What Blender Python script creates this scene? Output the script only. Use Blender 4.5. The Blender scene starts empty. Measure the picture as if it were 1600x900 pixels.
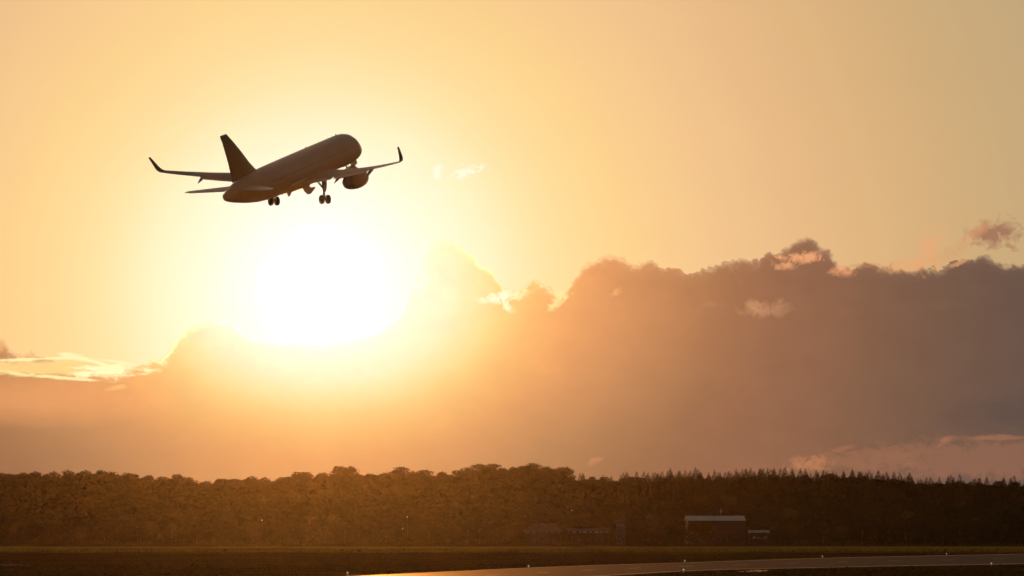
import bpy, bmesh, math, random
import numpy as np
from mathutils import Vector, Matrix
R = math.radians
PI = math.pi
random.seed(7)
rng = np.random.default_rng(7)
SC = bpy.context.scene
COL = SC.collection

# ------------------------------------------------------------------ camera
CAM_H = 8.0
FPX = 800 / math.tan(R(11))                 # focal length in pixels of the 1600 px wide photograph
TILT = math.atan((828 - 450) / FPX)
cam_data = bpy.data.cameras.new('camera')
cam_data.sensor_width = 36
cam_data.lens = 18 / math.tan(R(11))
cam_data.clip_start = 1
cam_data.clip_end = 60000
cam = bpy.data.objects.new('camera', cam_data)
COL.objects.link(cam)
cam.location = (0, 0, CAM_H)
cam.rotation_euler = (PI / 2 + TILT, 0, 0)
SC.camera = cam


def px_dir(px, py):
    """direction in the world of a point of the 1600x900 photograph"""
    a, b = (px - 800) / FPX, (450 - py) / FPX
    y = math.cos(TILT) - b * math.sin(TILT)
    z = math.sin(TILT) + b * math.cos(TILT)
    v = Vector((a, y, z))
    return v.normalized()


def sky_uv(px, py):
    """azimuth and elevation of that direction, in units of 100 photo pixels"""
    d = px_dir(px, py)
    k = FPX / 100
    return math.atan2(d.x, d.y) * k, math.asin(d.z) * k


def ground_pt(px, py, z=0.0):
    d = px_dir(px, py)
    t = (z - CAM_H) / d.z
    return Vector((d.x * t, d.y * t, z))


def lin(c):
    return [((x / 255) / 12.92 if x <= 10 else (((x / 255) + .055) / 1.055) ** 2.4) for x in c]


SUN_PX = (505, 455)
SUN_DIR = px_dir(*SUN_PX)
SUN_U, SUN_V = sky_uv(*SUN_PX)
SUN_EL = math.asin(SUN_DIR.z)
SUN_AZ = math.atan2(SUN_DIR.x, SUN_DIR.y)

# ------------------------------------------------------------------ world: sky, aureole of the sun, cloud bank
world = bpy.data.worlds.new('World')
SC.world = world
world.use_nodes = True
wt = world.node_tree
wt.nodes.clear()


class X:
    """a socket or number that can be used in python arithmetic to grow math nodes"""
    T = None

    def __init__(s, v): s.v = v

    @staticmethod
    def m(op, a, b=None, c=None, clamp=False):
        n = X.T.nodes.new('ShaderNodeMath')
        n.operation = op
        n.use_clamp = clamp
        for i, q in enumerate((a, b, c)):
            if q is None: continue
            q = q.v if isinstance(q, X) else q
            if isinstance(q, (int, float)): n.inputs[i].default_value = q
            else: X.T.links.new(q, n.inputs[i])
        return X(n.outputs[0])

    def __add__(s, o): return X.m('ADD', s, o)
    __radd__ = __add__
    def __sub__(s, o): return X.m('SUBTRACT', s, o)
    def __rsub__(s, o): return X.m('SUBTRACT', o, s)
    def __mul__(s, o): return X.m('MULTIPLY', s, o)
    __rmul__ = __mul__
    def __truediv__(s, o): return X.m('DIVIDE', s, o)
    def __neg__(s): return X.m('MULTIPLY', s, -1.0)
    def exp(s): return X.m('EXPONENT', s)
    def sqrt(s): return X.m('SQRT', s)
    def max(s, o): return X.m('MAXIMUM', s, o)
    def min(s, o): return X.m('MINIMUM', s, o)
    def sat(s): return X.m('ADD', s, 0.0, clamp=True)

    def step(s, lo, hi):
        n = X.T.nodes.new('ShaderNodeMapRange')
        n.interpolation_type = 'SMOOTHSTEP'
        X.T.links.new(s.v, n.inputs['Value'])
        n.inputs['From Min'].default_value = lo
        n.inputs['From Max'].default_value = hi
        return X(n.outputs[0])


def comb(x, y, z=0.0):
    n = X.T.nodes.new('ShaderNodeCombineXYZ')
    for i, q in enumerate((x, y, z)):
        if isinstance(q, X): X.T.links.new(q.v, n.inputs[i])
        else: n.inputs[i].default_value = q
    return n.outputs[0]


def noise(vec, scale, detail=4, rough=.5, off=0.0, dist=0.0, dim='3D'):
    n = X.T.nodes.new('ShaderNodeTexNoise')
    n.noise_dimensions = dim
    X.T.links.new(vec, n.inputs['Vector'])
    n.inputs['Scale'].default_value = scale
    n.inputs['Detail'].default_value = detail
    n.inputs['Roughness'].default_value = rough
    n.inputs['Distortion'].default_value = dist
    return X(n.outputs['Fac']) - .5


def ramp(x, stops, interp='LINEAR'):
    n = X.T.nodes.new('ShaderNodeValToRGB')
    n.color_ramp.interpolation = interp
    e = n.color_ramp.elements
    while len(e) < len(stops): e.new(.5)
    for el, (p, c) in zip(e, stops):
        el.position = p
    for el, (p, c) in zip(e, stops):
        el.position = p
        el.color = (*c, 1)
    X.T.links.new(x.v, n.inputs[0])
    return n.outputs[0]


def mixc(fac, a, b, mode='MIX'):
    n = X.T.nodes.new('ShaderNodeMix')
    n.data_type = 'RGBA'
    n.blend_type = mode
    n.clamp_factor = True
    for s, q in ((n.inputs[0], fac), (n.inputs[6], a), (n.inputs[7], b)):
        if isinstance(q, X): X.T.links.new(q.v, s)
        elif isinstance(q, (int, float)): s.default_value = q
        elif isinstance(q, (tuple, list)): s.default_value = (*q, 1)
        else: X.T.links.new(q, s)
    return n.outputs[2]


def scalec(c, k):
    n = X.T.nodes.new('ShaderNodeVectorMath')
    n.operation = 'SCALE'
    X.T.links.new(c, n.inputs[0])
    if isinstance(k, X): X.T.links.new(k.v, n.inputs['Scale'])
    else: n.inputs['Scale'].default_value = k
    return n.outputs[0]


def addc(a, b):
    n = X.T.nodes.new('ShaderNodeVectorMath')
    n.operation = 'ADD'
    X.T.links.new(a, n.inputs[0])
    X.T.links.new(b, n.inputs[1])
    return n.outputs[0]


def fcurve(x, pts, lo, hi, vlo, vhi):
    """piecewise profile through pts, x in lo..hi, result in vlo..vhi"""
    n = X.T.nodes.new('ShaderNodeFloatCurve')
    c = n.mapping.curves[0]
    pts = sorted(pts)
    P = [((a - lo) / (hi - lo), (b - vlo) / (vhi - vlo)) for a, b in pts]
    c.points[0].location = P[0]
    c.points[1].location = P[-1]
    for p in P[1:-1]: c.points.new(*p)
    for p in c.points: p.handle_type = 'VECTOR'
    n.mapping.extend = 'HORIZONTAL'
    n.mapping.update()
    X.T.links.new(((x - lo) / (hi - lo)).sat().v, n.inputs['Value'])
    return X(n.outputs[0]) * (vhi - vlo) + vlo


X.T = wt
tc = wt.nodes.new('ShaderNodeTexCoord')
sx = wt.nodes.new('ShaderNodeSeparateXYZ')
wt.links.new(tc.outputs['Generated'], sx.inputs[0])
dx, dy, dz = (X(sx.outputs[i]) for i in range(3))
KK = FPX / 100
U = X.m('ARCTAN2', dx, dy) * KK                 # azimuth, hundreds of photo pixels (1.39 degrees each)
V = X.m('ARCSINE', dz) * KK                     # elevation, the same unit
uv = comb(U, V)
su, sv = U - SUN_U, V - SUN_V
RAD = (su * su + sv * sv).sqrt()


def C8(*c): return lin(c)


SKY = [(0, (255, 255, 255)), (100, (255, 255, 247)), (150, (255, 254, 235)), (200, (255, 250, 219)), (260, (255, 244, 201)),
       (330, (254, 230, 172)), (400, (253, 219, 154)), (480, (251, 211, 144)), (560, (247, 203, 143)),
       (650, (240, 195, 141)), (740, (232, 187, 135)), (860, (222, 180, 128)), (1000, (209, 173, 124)),
       (1120, (199, 169, 124)), (1400, (182, 160, 124)), (2200, (140, 132, 118)), (4000, (95, 98, 104))]
CLD = [(0, (255, 255, 255)), (100, (255, 254, 238)), (150, (255, 251, 220)), (200, (255, 246, 202)), (235, (255, 236, 174)), (275, (255, 218, 141)),
       (330, (253, 189, 115)), (380, (245, 171, 106)), (440, (227, 156, 99)), (510, (205, 141, 92)), (628, (168, 116, 80)), (710, (153, 106, 78)),
       (917, (122, 91, 72)), (1095, (104, 83, 72)), (1300, (92, 77, 70)), (2200, (80, 72, 70)), (4000, (70, 68, 70))]
sky_c = ramp(RAD / 40, [(p / 4000, lin(c)) for p, c in SKY])
# high thin veils, hardly visible
veil = noise(comb(U * .35, V * 1.0), .7, 3, .5)
sky_c = scalec(sky_c, 1.0 + veil * .05)

# cloud bank: silhouette
top_px = [(-700, 560), (-200, 545), (-60, 528), (0, 534), (12, 547), (38, 560), (100, 573), (160, 580), (215, 582), (232, 570), (262, 556), (278, 536),
          (290, 516), (305, 507), (330, 501), (352, 506), (375, 520), (420, 532), (500, 535), (590, 520), (632, 492), (640, 455),
          (652, 410), (668, 385), (682, 369), (700, 377), (722, 395), (745, 408), (768, 424), (780, 437), (786, 462),
          (808, 459), (825, 447), (850, 448), (868, 458), (884, 466), (892, 448), (903, 428), (918, 408), (940, 405),
          (957, 403), (972, 412), (990, 417), (1010, 415), (1032, 415), (1042, 424), (1075, 428), (1108, 428), (1122, 418), (1140, 411),
          (1165, 412), (1188, 417), (1196, 403), (1214, 399), (1226, 388), (1242, 379), (1268, 377), (1284, 390), (1298, 402), (1304, 420),
          (1325, 424), (1345, 417), (1368, 422), (1400, 424), (1420, 424), (1455, 424), (1478, 418), (1500, 406), (1530, 401),
          (1544, 410), (1562, 413), (1582, 414), (1600, 420), (1700, 430), (1900, 400), (2200, 430), (2700, 460)]
top_uv = [sky_uv(a, b) for a, b in top_px]
LO, HI = -16.0, 20.0
TOP = fcurve(U, [q for q in top_uv if LO < q[0] < HI], LO, HI, 0.0, 8.0)
n3 = noise(uv, .8, 3, .5)


def voro(vec, scale, smooth=.25):
    n = X.T.nodes.new('ShaderNodeTexVoronoi')
    n.voronoi_dimensions = '2D'
    n.feature = 'SMOOTH_F1'
    X.T.links.new(vec, n.inputs['Vector'])
    n.inputs['Scale'].default_value = scale
    n.inputs['Smoothness'].default_value = smooth
    return .45 - X(n.outputs['Distance'])


wu, wv = noise(uv, 2.2, 4, .6), noise(comb(V + 7.3, U - 3.1), 2.2, 4, .6)
wuv = comb(U + wu * .5, V + wv * .5)
b1, b2, b3 = voro(wuv, 2.6), voro(wuv, 6.0), voro(wuv, 14.0)
edge_amp = noise(uv, 1.1, 2, .5) * .6 + .6
# depth below the top: rounded heads on rounded heads, then a little fray
DEP = TOP - V + .02 + (b1 * .26 + b2 * .16 + b3 * .07) * edge_amp + noise(uv, 7.0, 5, .62) * .11
soft = (n3 * .26 + .035).max(.012)
bank = (DEP / soft * .5 + .5).sat()
bank = bank * bank * (3.0 - bank * 2.0)

# light inside the bank: falls off with the angle to the sun, faster downwards
sv2 = sv.min(0.0) * 1.45 + sv.max(0.0)
RAD2 = (su * su + sv2 * sv2).sqrt()
mott = noise(comb(U, V * 1.5), 1.5, 6, .6)
cl_c = ramp((RAD2 + mott * .16 + n3 * .18) / 40, [(p / 4000, lin(c)) for p, c in CLD])
cl_c = scalec(cl_c, 1.0 + mott * .22 + (b1 + b2 * .7) * .10 * (-(DEP.max(0.0) / .5)).exp())
low = (-(V * V / 4.5)).exp() * (1.0 - RAD.step(4.0, 8.5))
cl_c = mixc(low, cl_c, mixc(1.0, cl_c, (.44, .64, .82), 'MULTIPLY'))
# lit rims of the towers, strongest near the sun
rim = (-(X.m('ABSOLUTE', DEP - .025) / .035)).exp() * (noise(uv, 1.6, 3, .5) * 2.2 + .55).sat()
near = (-(RAD / 4.2)).exp()
cl_c = addc(cl_c, scalec(mixc(1.0, (0, 0, 0), C8(255, 240, 190)), rim * near * 1.3))
far_rim = rim * (RAD / 14).sat() * .16
cl_c = addc(cl_c, scalec(mixc(1.0, (0, 0, 0), C8(255, 175, 110)), far_rim))
col = mixc(bank, sky_c, cl_c)


def blob(px, py, rx, ry, nz, thr, gain, rot=0.0):
    """ragged patch of cloud of half size rx, ry (photo pixels), 0..1"""
    bu, bv = sky_uv(px, py)
    a, b = U - bu, V - bv
    ca, sa = math.cos(R(rot)), math.sin(R(rot))
    p = (a * ca + b * sa) * (100 / rx)
    q = (b * ca - a * sa) * (100 / ry)
    r2 = p * p + q * q
    return (((-r2).exp() - .42 + nz * 1.9 * (-(r2 * .35)).exp() - (thr - .42) * .5) * gain * 1.3).sat()


w1 = noise(wuv, 6.0, 7, .62, dist=.3)
w2 = noise(comb(U * .5 + wu * .2, V * 2.0 + wv * .3), 3.6, 6, .6, dist=.5)      # drawn out sideways
w3 = noise(comb(U * .7, V * 1.2), 8.0, 6, .62, dist=.5)
PATCH = [  # (blob, colour, strength)
    # left: bright streaks over the bank, orange between them
    (blob(40, 622, 240, 50, w2 * .15, .3, .9), (248, 171, 108), .7),
    (blob(60, 575, 150, 15, w2 * .8, .3, 2.2), (254, 216, 140), .9),
    (blob(60, 561, 90, 3.5, w2 * 1.1, .45, 1.8, 3), (255, 242, 178), .9),
    (blob(118, 558, 30, 6, w2 * 1.2, .5, 1.8, -8), (255, 245, 184), .9),
    (blob(150, 566, 50, 3.5, w2 * 1.1, .5, 1.8, -14), (255, 247, 190), .9),
    (blob(190, 566, 44, 3.5, w2 * 1.1, .5, 1.8, -6), (255, 244, 184), .85),
    (blob(168, 580, 66, 11, w2 * 1.5, .3, 2.4, 2), (255, 250, 192), 1.0),
    (blob(70, 588, 120, 4, w2 * 1.1, .5, 1.8, -4), (255, 241, 174), .9),
    (blob(20, 582, 60, 3, w2 * 1.1, .5, 1.8, -6), (255, 236, 166), .8),
    (blob(180, 605, 26, 5, w2 * 1.2, .5, 1.2, 10), (255, 226, 150), .45),
    (blob(215, 546, 16, 2.2, w2 * .6, .4, 1.6), (255, 243, 190), .5),
    (blob(0, 540, 12, 13, w1 * .8, .45, 1.6), (238, 178, 116), .8),
    # wisps right of the aeroplane
    (blob(684, 268, 10, 13, w3 * 1.4, .45, 1.2), (255, 255, 236), .85),
    (blob(728, 268, 30, 12, w3 * 2.4, .6, 1.3, 14), (255, 254, 228), .9),
    # bright rags between the towers
    (blob(776, 465, 40, 9, w1 * 1.5, .38, 1.5, 8), (255, 254, 214), 1.0),
    (blob(792, 478, 18, 8, w1 * 1.7, .45, 1.5, -35), (255, 252, 204), .9),
    (blob(814, 460, 26, 9, w1 * 1.7, .5, 1.4, 15), (255, 244, 180), .85),
    (blob(874, 468, 26, 13, w1 * 1.8, .52, 1.3, 40), (255, 236, 160), .8),
    (blob(968, 453, 24, 8, w1 * 1.8, .55, 1.2, 32), (252, 196, 126), .6),
    (blob(655, 430, 18, 34, w1 * 1.8, .5, 1.6), (255, 255, 235), .8),
    # lit tops over the far part of the bank
    (blob(1250, 403, 52, 11, w1 * 1.8, .5, 1.3, 2), (240, 168, 118), .9),
    (blob(1226, 415, 24, 8, w1 * 1.6, .45, 1.3), (244, 172, 120), .7),
    (blob(1315, 424, 30, 11, w1 * 1.5, .4, 1.2), (236, 162, 112), .75),
    (blob(1450, 390, 27, 46, w1 * 1.4, .42, .8, -16), (236, 168, 116), .85),
    (blob(1420, 414, 62, 14, w1 * 1.3, .42, 1.5, 5), (232, 168, 114), .7),
    (blob(1497, 412, 26, 5, w1 * 1.3, .42, 1.8, 24), (232, 166, 116), .6),
    (blob(1350, 415, 34, 5, w1 * 1.3, .42, 1.5), (190, 136, 96), .5),
    # grey and pink rag at the right
    (blob(1500, 386, 60, 14, w1 * 1.4, .42, .8, 26), (214, 158, 110), .8),
    (blob(1553, 363, 46, 27, w1 * 1.3, .35, 1.3, 8), (166, 122, 94), 1.0),
    (blob(1530, 360, 36, 10, w1 * 1.3, .42, 1.0, 32), (214, 150, 108), .75),
    (blob(1580, 385, 22, 6, w1 * 1.5, .42, 1.8, -30), (172, 128, 94), .7),
    # pale island inside the bank and its faint neighbours
    (blob(1200, 483, 50, 17, w1 * 1.2, .42, 1.0, 3), (200, 146, 106), .75),
    (blob(1176, 478, 18, 12, w1 * 1.1, .42, 1.6), (208, 150, 106), .6),
    (blob(1115, 476, 26, 7, w1 * 1.1, .42, 1.2), (192, 136, 98), .35),
    (blob(1455, 478, 90, 14, w1 * 1.1, .45, .8), (136, 100, 78), .35),
    # lower right: lighter, pinker cloud near the horizon
    (blob(1560, 718, 300, 36, w1 * .8 + w2 * .4, .3, 2.0), (143, 101, 80), .8),
    (blob(1350, 718, 130, 24, w2 * 1.6, .5, 1.4, 6), (150, 104, 78), .55),
    (blob(1265, 724, 44, 14, w1 * 1.6, .4, 1.4, 6), (190, 126, 88), .75),
    (blob(1474, 690, 20, 7, w2 * 1.6, .4, 1.1, 28), (182, 118, 90), .75),
    (blob(1320, 700, 34, 5, w2 * 1.6, .4, 1.6, 16), (166, 112, 84), .5),
    (blob(1570, 684, 60, 4.5, w2 * 1.6, .35, 1.6), (172, 116, 88), .5),
    (blob(1415, 728, 22, 7, w2 * 1.6, .45, 1.6, 24), (156, 106, 80), .5),
    (blob(930, 720, 18, 8, w2 * 1.6, .45, 1.2, 24), (206, 142, 100), .4),
    # darkest belly of the bank
    (blob(1610, 640, 170, 36, w1 * .6, .3, .9, 6), (76, 70, 68), .5),
]
for b, c, k in PATCH:
    col = mixc(b * k, col, C8(*c))
# the disc of the sun and the bright air round it, over cloud and sky alike
core = (-(RAD * RAD / .9)).exp() * .35 + (-(RAD * RAD / .10)).exp() * 6.0
core_c = scalec(mixc(1.0, (0, 0, 0), (1.0, .86, .62)), core)
col = addc(col, core_c)
# towards the ground side and behind the camera the physical sky takes over
nish = wt.nodes.new('ShaderNodeTexSky')
nish.sky_type = 'NISHITA'
nish.sun_disc = False
nish.sun_elevation = SUN_EL
nish.sun_rotation = SUN_AZ
nish.air_density = 1.6
nish.dust_density = 3.0
nish.ozone_density = 1.2
NISH = .05
wgt = 1.0 - RAD.step(12.0, 40.0)
col = mixc(wgt, scalec(nish.outputs[0], NISH), col)
bg = wt.nodes.new('ShaderNodeBackground')
wo = wt.nodes.new('ShaderNodeOutputWorld')
wt.links.new(col, bg.inputs[0])
bg.inputs[1].default_value = 1.0
wt.links.new(bg.outputs[0], wo.inputs[0])
world.cycles.sampling_method = 'MANUAL'
world.cycles.sample_map_resolution = 1024

# ------------------------------------------------------------------ sun
sl = bpy.data.lights.new('sun', 'SUN')
sl.energy = 3.0
sl.angle = R(.6)
sl.color = (1.0, .31, .045)
sun = bpy.data.objects.new('sun', sl)
COL.objects.link(sun)
sun.rotation_euler = (-SUN_DIR).to_track_quat('-Z', 'Y').to_euler()

# ------------------------------------------------------------------ exposure and renderer
SC.view_settings.view_transform = 'Standard'
SC.view_settings.look = 'None'
SC.view_settings.exposure = 0
SC.view_settings.gamma = 1
SC.render.engine = 'CYCLES'
SC.cycles.use_denoising = True
SC.cycles.denoiser = 'OPENIMAGEDENOISE'
SC.cycles.max_bounces = 4
SC.cycles.diffuse_bounces = 2
SC.cycles.glossy_bounces = 2
SC.cycles.transmission_bounces = 3
SC.cycles.volume_bounces = 0
SC.cycles.use_adaptive_sampling = False
SC.cycles.sample_clamp_indirect = 4


# ------------------------------------------------------------------ materials
def mat(name, color, rough=.6, metal=0.0, var=0.0, vscale=1.0, spec=.5, coat=0.0, bump=0.0, coord='Object', emit=None, estr=0.0):
    m = bpy.data.materials.new(name)
    m.use_nodes = True
    t = m.node_tree
    b = t.nodes['Principled BSDF']
    b.inputs['Base Color'].default_value = (*color, 1)
    b.inputs['Roughness'].default_value = rough
    b.inputs['Metallic'].default_value = metal
    b.inputs['Specular IOR Level'].default_value = spec
    b.inputs['Coat Weight'].default_value = coat
    X.T = t
    if var or bump:
        c = t.nodes.new('ShaderNodeTexCoord')
        nz = noise(c.outputs[coord], vscale, 5, .6)
        if var:
            k = nz * var * 2 + 1.0
            o = scalec(mixc(1.0, (0, 0, 0), color), k)
            t.links.new(o, b.inputs['Base Color'])
            t.links.new((nz * .3 + rough).v, b.inputs['Roughness'])
        if bump:
            bp = t.nodes.new('ShaderNodeBump')
            bp.inputs['Strength'].default_value = bump
            t.links.new((nz + .5).v, bp.inputs['Height'])
            t.links.new(bp.outputs[0], b.inputs['Normal'])
    if emit:
        b.inputs['Emission Color'].default_value = (*emit, 1)
        b.inputs['Emission Strength'].default_value = estr
    return m


def leaf_mat(name, c1, c2, trans=.35):
    m = bpy.data.materials.new(name)
    m.use_nodes = True
    t = m.node_tree
    t.nodes.clear()
    X.T = t
    c = t.nodes.new('ShaderNodeTexCoord')
    oi = t.nodes.new('ShaderNodeObjectInfo')
    k = (noise(c.outputs['Object'], .45, 3, .6) * 1.6 + .5 + (X(oi.outputs['Random']) - .5) * .5).sat()
    colr = mixc(k, c1, c2)
    d = t.nodes.new('ShaderNodeBsdfDiffuse')
    tr = t.nodes.new('ShaderNodeBsdfTranslucent')
    mx = t.nodes.new('ShaderNodeMixShader')
    mx.inputs[0].default_value = trans
    t.links.new(colr, d.inputs[0])
    t.links.new(colr, tr.inputs[0])
    t.links.new(d.outputs[0], mx.inputs[1])
    t.links.new(tr.outputs[0], mx.inputs[2])
    o = t.nodes.new('ShaderNodeOutputMaterial')
    t.links.new(mx.outputs[0], o.inputs[0])
    return m


M = dict(
    paint=mat('aircraft_glare_tinted_paint', (.62, .45, .39), .35, var=.05, vscale=.6, coat=.3),  # warm red tint in the base colour stands in for sun glare over the body
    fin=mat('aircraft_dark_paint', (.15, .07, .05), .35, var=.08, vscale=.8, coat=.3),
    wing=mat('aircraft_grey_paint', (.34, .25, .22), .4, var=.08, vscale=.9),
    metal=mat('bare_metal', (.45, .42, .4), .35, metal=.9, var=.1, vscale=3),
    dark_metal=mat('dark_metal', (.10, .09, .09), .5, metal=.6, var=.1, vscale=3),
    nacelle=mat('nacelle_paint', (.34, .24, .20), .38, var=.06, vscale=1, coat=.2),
    tyre=mat('tyre_rubber', (.05, .042, .038), .8, var=.1, vscale=4),
    glass=mat('dark_glass', (.26, .22, .21), .5, spec=.4),
    leaf=leaf_mat('broad_leaves', (.022, .026, .010), (.034, .034, .013), .2),
    leaf2=leaf_mat('broad_leaves_yellowish', (.032, .032, .011), (.055, .048, .018), .2),
    needle=leaf_mat('needles', (.022, .038, .016), (.045, .06, .022), .15),
    bark=mat('bark', (.09, .065, .045), .9, var=.2, vscale=2),
    asphalt=None, grass=None,
)

# ------------------------------------------------------------------ helpers
CUR = {}


def new_obj(name, verts, faces, material, parent=None, smooth=False):
    me = bpy.data.meshes.new(name)
    me.from_pydata([tuple(v) for v in verts], [], faces)
    me.update()
    if smooth: me.polygons.foreach_set('use_smooth', [True] * len(me.polygons))
    for mm in (material if isinstance(material, (list, tuple)) else [material]): me.materials.append(mm)
    o = bpy.data.objects.new(name, me)
    COL.objects.link(o)
    o.parent = parent
    return o


def tag(o, label=None, cat=None, group=None, kind=None):
    for k, v in (('label', label), ('category', cat), ('group', group), ('kind', kind)):
        if v: o[k] = v
    return o


def empty(name, loc=(0, 0, 0), rz=0):
    o = bpy.data.objects.new(name, None)
    COL.objects.link(o)
    o.location = loc
    o.rotation_euler = (0, 0, rz)
    return o


class MB:
    def __init__(s): s.v, s.f = [], []

    def add(s, verts, faces):
        n = len(s.v)
        s.v += [Vector(v) for v in verts]
        s.f += [[i + n for i in f] for f in faces]
        return s

    def box(s, c, d, rot=None):
        vs = [Vector(((i & 1) - .5, ((i >> 1) & 1) - .5, ((i >> 2) & 1) - .5)) for i in range(8)]
        vs = [Vector((v.x * d[0], v.y * d[1], v.z * d[2])) for v in vs]
        if rot is not None: vs = [rot @ v for v in vs]
        return s.add([v + Vector(c) for v in vs], [[0, 2, 3, 1], [4, 5, 7, 6], [0, 1, 5, 4], [2, 6, 7, 3], [0, 4, 6, 2], [1, 3, 7, 5]])

    def tube(s, a, b, r1, r2=None, n=10, cap=True):
        a, b = Vector(a), Vector(b)
        r2 = r1 if r2 is None else r2
        q = (b - a).to_track_quat('Z', 'Y')
        vs = []
        for p, r in ((a, r1), (b, r2)):
            vs += [p + q @ Vector((r * math.cos(2 * PI * i / n), r * math.sin(2 * PI * i / n), 0)) for i in range(n)]
        fs = [[i, (i + 1) % n, n + (i + 1) % n, n + i] for i in range(n)]
        if cap: fs += [list(range(n))[::-1], list(range(n, 2 * n))]
        return s.add(vs, fs)

    def rings(s, rings, close=True, cap=True):
        n = len(rings[0])
        vs = [v for r in rings for v in r]
        fs = []
        for k in range(len(rings) - 1):
            for i in range(n if close else n - 1):
                j = (i + 1) % n
                fs.append([k * n + i, k * n + j, (k + 1) * n + j, (k + 1) * n + i])
        if cap:
            fs.append(list(range(n))[::-1])
            fs.append([(len(rings) - 1) * n + i for i in range(n)])
        return s.add(vs, fs)

    def build(s, name, material, parent=None, smooth=False):
        o = new_obj(name, s.v, s.f, material, parent, smooth)
        bm = bmesh.new()
        bm.from_mesh(o.data)
        bmesh.ops.recalc_face_normals(bm, faces=bm.faces)
        bm.to_mesh(o.data)
        bm.free()
        return o


def auto_smooth(o, ang=35):
    o.data.polygons.foreach_set('use_smooth', [True] * len(o.data.polygons))
    bm = bmesh.new()
    bm.from_mesh(o.data)
    for e in bm.edges:
        if len(e.link_faces) == 2 and e.calc_face_angle(0) > R(ang): e.smooth = False
    bm.to_mesh(o.data)
    bm.free()


# ------------------------------------------------------------------ the ground
SKYLINE = [(-400, 742), (-150, 736), (-40, 732), (0, 737), (50, 739), (100, 738), (150, 737), (240, 741), (320, 748), (345, 746), (430, 743), (500, 739), (540, 734),
           (570, 738), (625, 732), (660, 736), (700, 736), (760, 727), (830, 728), (870, 729), (895, 738), (930, 737), (980, 737),
           (1050, 733), (1160, 731), (1250, 732), (1340, 733), (1400, 738), (1450, 743), (1550, 745), (1650, 744), (1800, 742), (2100, 748)]
D0, D1 = 1560.0, 1880.0
TREE_H = 13.0


def crest(x):
    """height of the ridge (ground) at lateral position x on the line y = D1"""
    px = 800 + x / D1 * FPX
    py = np.interp(px, [a for a, b in SKYLINE], [b for a, b in SKYLINE])
    return CAM_H + (828 - py) / FPX * D1 * 1.0 - TREE_H


def terrain(x, y):
    t = min(1.0, max(0.0, (y - D0) / (D1 - D0)))
    s = t * t * (3 - 2 * t) * .65 + t * .35
    h = crest(x * D1 / max(y, 1.0)) * s
    if y > D1 + 60: h *= max(.35, 1 - (y - D1 - 60) / 1600)
    return h


def grid_mesh(xs, ys, fz):
    V_ = [(x, y, fz(x, y)) for y in ys for x in xs]
    n = len(xs)
    F_ = [(j * n + i, j * n + i + 1, (j + 1) * n + i + 1, (j + 1) * n + i) for j in range(len(ys) - 1) for i in range(n - 1)]
    return V_, F_


def ground_mat():
    m = bpy.data.materials.new('airfield_grass')
    m.use_nodes = True
    t = m.node_tree
    b = t.nodes['Principled BSDF']
    X.T = t
    g = t.nodes.new('ShaderNodeNewGeometry')
    sp = t.nodes.new('ShaderNodeSeparateXYZ')
    t.links.new(g.outputs['Position'], sp.inputs[0])
    x, y = X(sp.outputs[0]), X(sp.outputs[1])
    streak = noise(comb(x * .012, y * .05), 1.0, 5, .6)
    patch = noise(comb(x * .05, y * .05), 1.0, 5, .65)
    fine = noise(comb(x, y), 1.6, 4, .7)
    k = (streak * 1.6 + patch * .7 + fine * .5 + .5).sat()
    c = mixc(k, (.032, .025, .008), (.105, .08, .022))
    # a paler strip in front of the hedge: sunlight put into the grass colour
    strip = (y + streak * 300).step(900, 1010) * (1.0 - (y + patch * 120).step(1240, 1330))
    c = mixc(strip * .85, c, (.26, .19, .045))
    t.links.new(c, b.inputs['Base Color'])
    b.inputs['Roughness'].default_value = .95
    b.inputs['Specular IOR Level'].default_value = 0.0
    bp = t.nodes.new('ShaderNodeBump')
    bp.inputs['Strength'].default_value = .25
    bp.inputs['Distance'].default_value = .3
    t.links.new((fine + patch).v, bp.inputs['Height'])
    t.links.new(bp.outputs[0], b.inputs['Normal'])
    return m


def asphalt_mat():
    m = bpy.data.materials.new('runway_asphalt')
    m.use_nodes = True
    t = m.node_tree
    b = t.nodes['Principled BSDF']
    X.T = t
    g = t.nodes.new('ShaderNodeNewGeometry')
    sp = t.nodes.new('ShaderNodeSeparateXYZ')
    t.links.new(g.outputs['Position'], sp.inputs[0])
    x, y = X(sp.outputs[0]), X(sp.outputs[1])
    al = x * .42 + y * .91                       # along the runway
    ac = x * .91 - y * .42                       # across it
    lanes = noise(comb(al * .004, ac * .16), 1.0, 4, .6)
    fine = noise(comb(x, y), .8, 4, .7)
    k = (lanes * 1.5 + fine * .3 + .5).sat()
    t.links.new(mixc(k, (.055, .055, .062), (.10, .098, .105)), b.inputs['Base Color'])
    t.links.new((k * .12 + .42).v, b.inputs['Roughness'])
    b.inputs['Specular IOR Level'].default_value = .0007
    return m


M['ground'] = ground_mat()
M['asphalt'] = asphalt_mat()
M['track'] = mat('worn_track', (.14, .115, .12), .95, spec=.0, var=.2, vscale=.3)
M['marking'] = mat('white_marking_paint', (.5, .48, .45), .9, spec=.05, var=.25, vscale=.5)

xs = sorted(set(np.round(np.concatenate([np.linspace(-2500, 2500, 21), np.linspace(-620, 620, 94)]), 2).tolist()))
ys = sorted(set(np.round(np.concatenate([np.linspace(-200, 1500, 12), np.linspace(1540, 2000, 36), np.linspace(2100, 3200, 7)]), 2).tolist()))
v_, f_ = grid_mesh(xs, ys, terrain)
ground = new_obj('ground', v_, f_, M['ground'], smooth=True)
tag(ground, 'dark airfield grass and wooded rise behind it', kind='structure')

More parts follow.
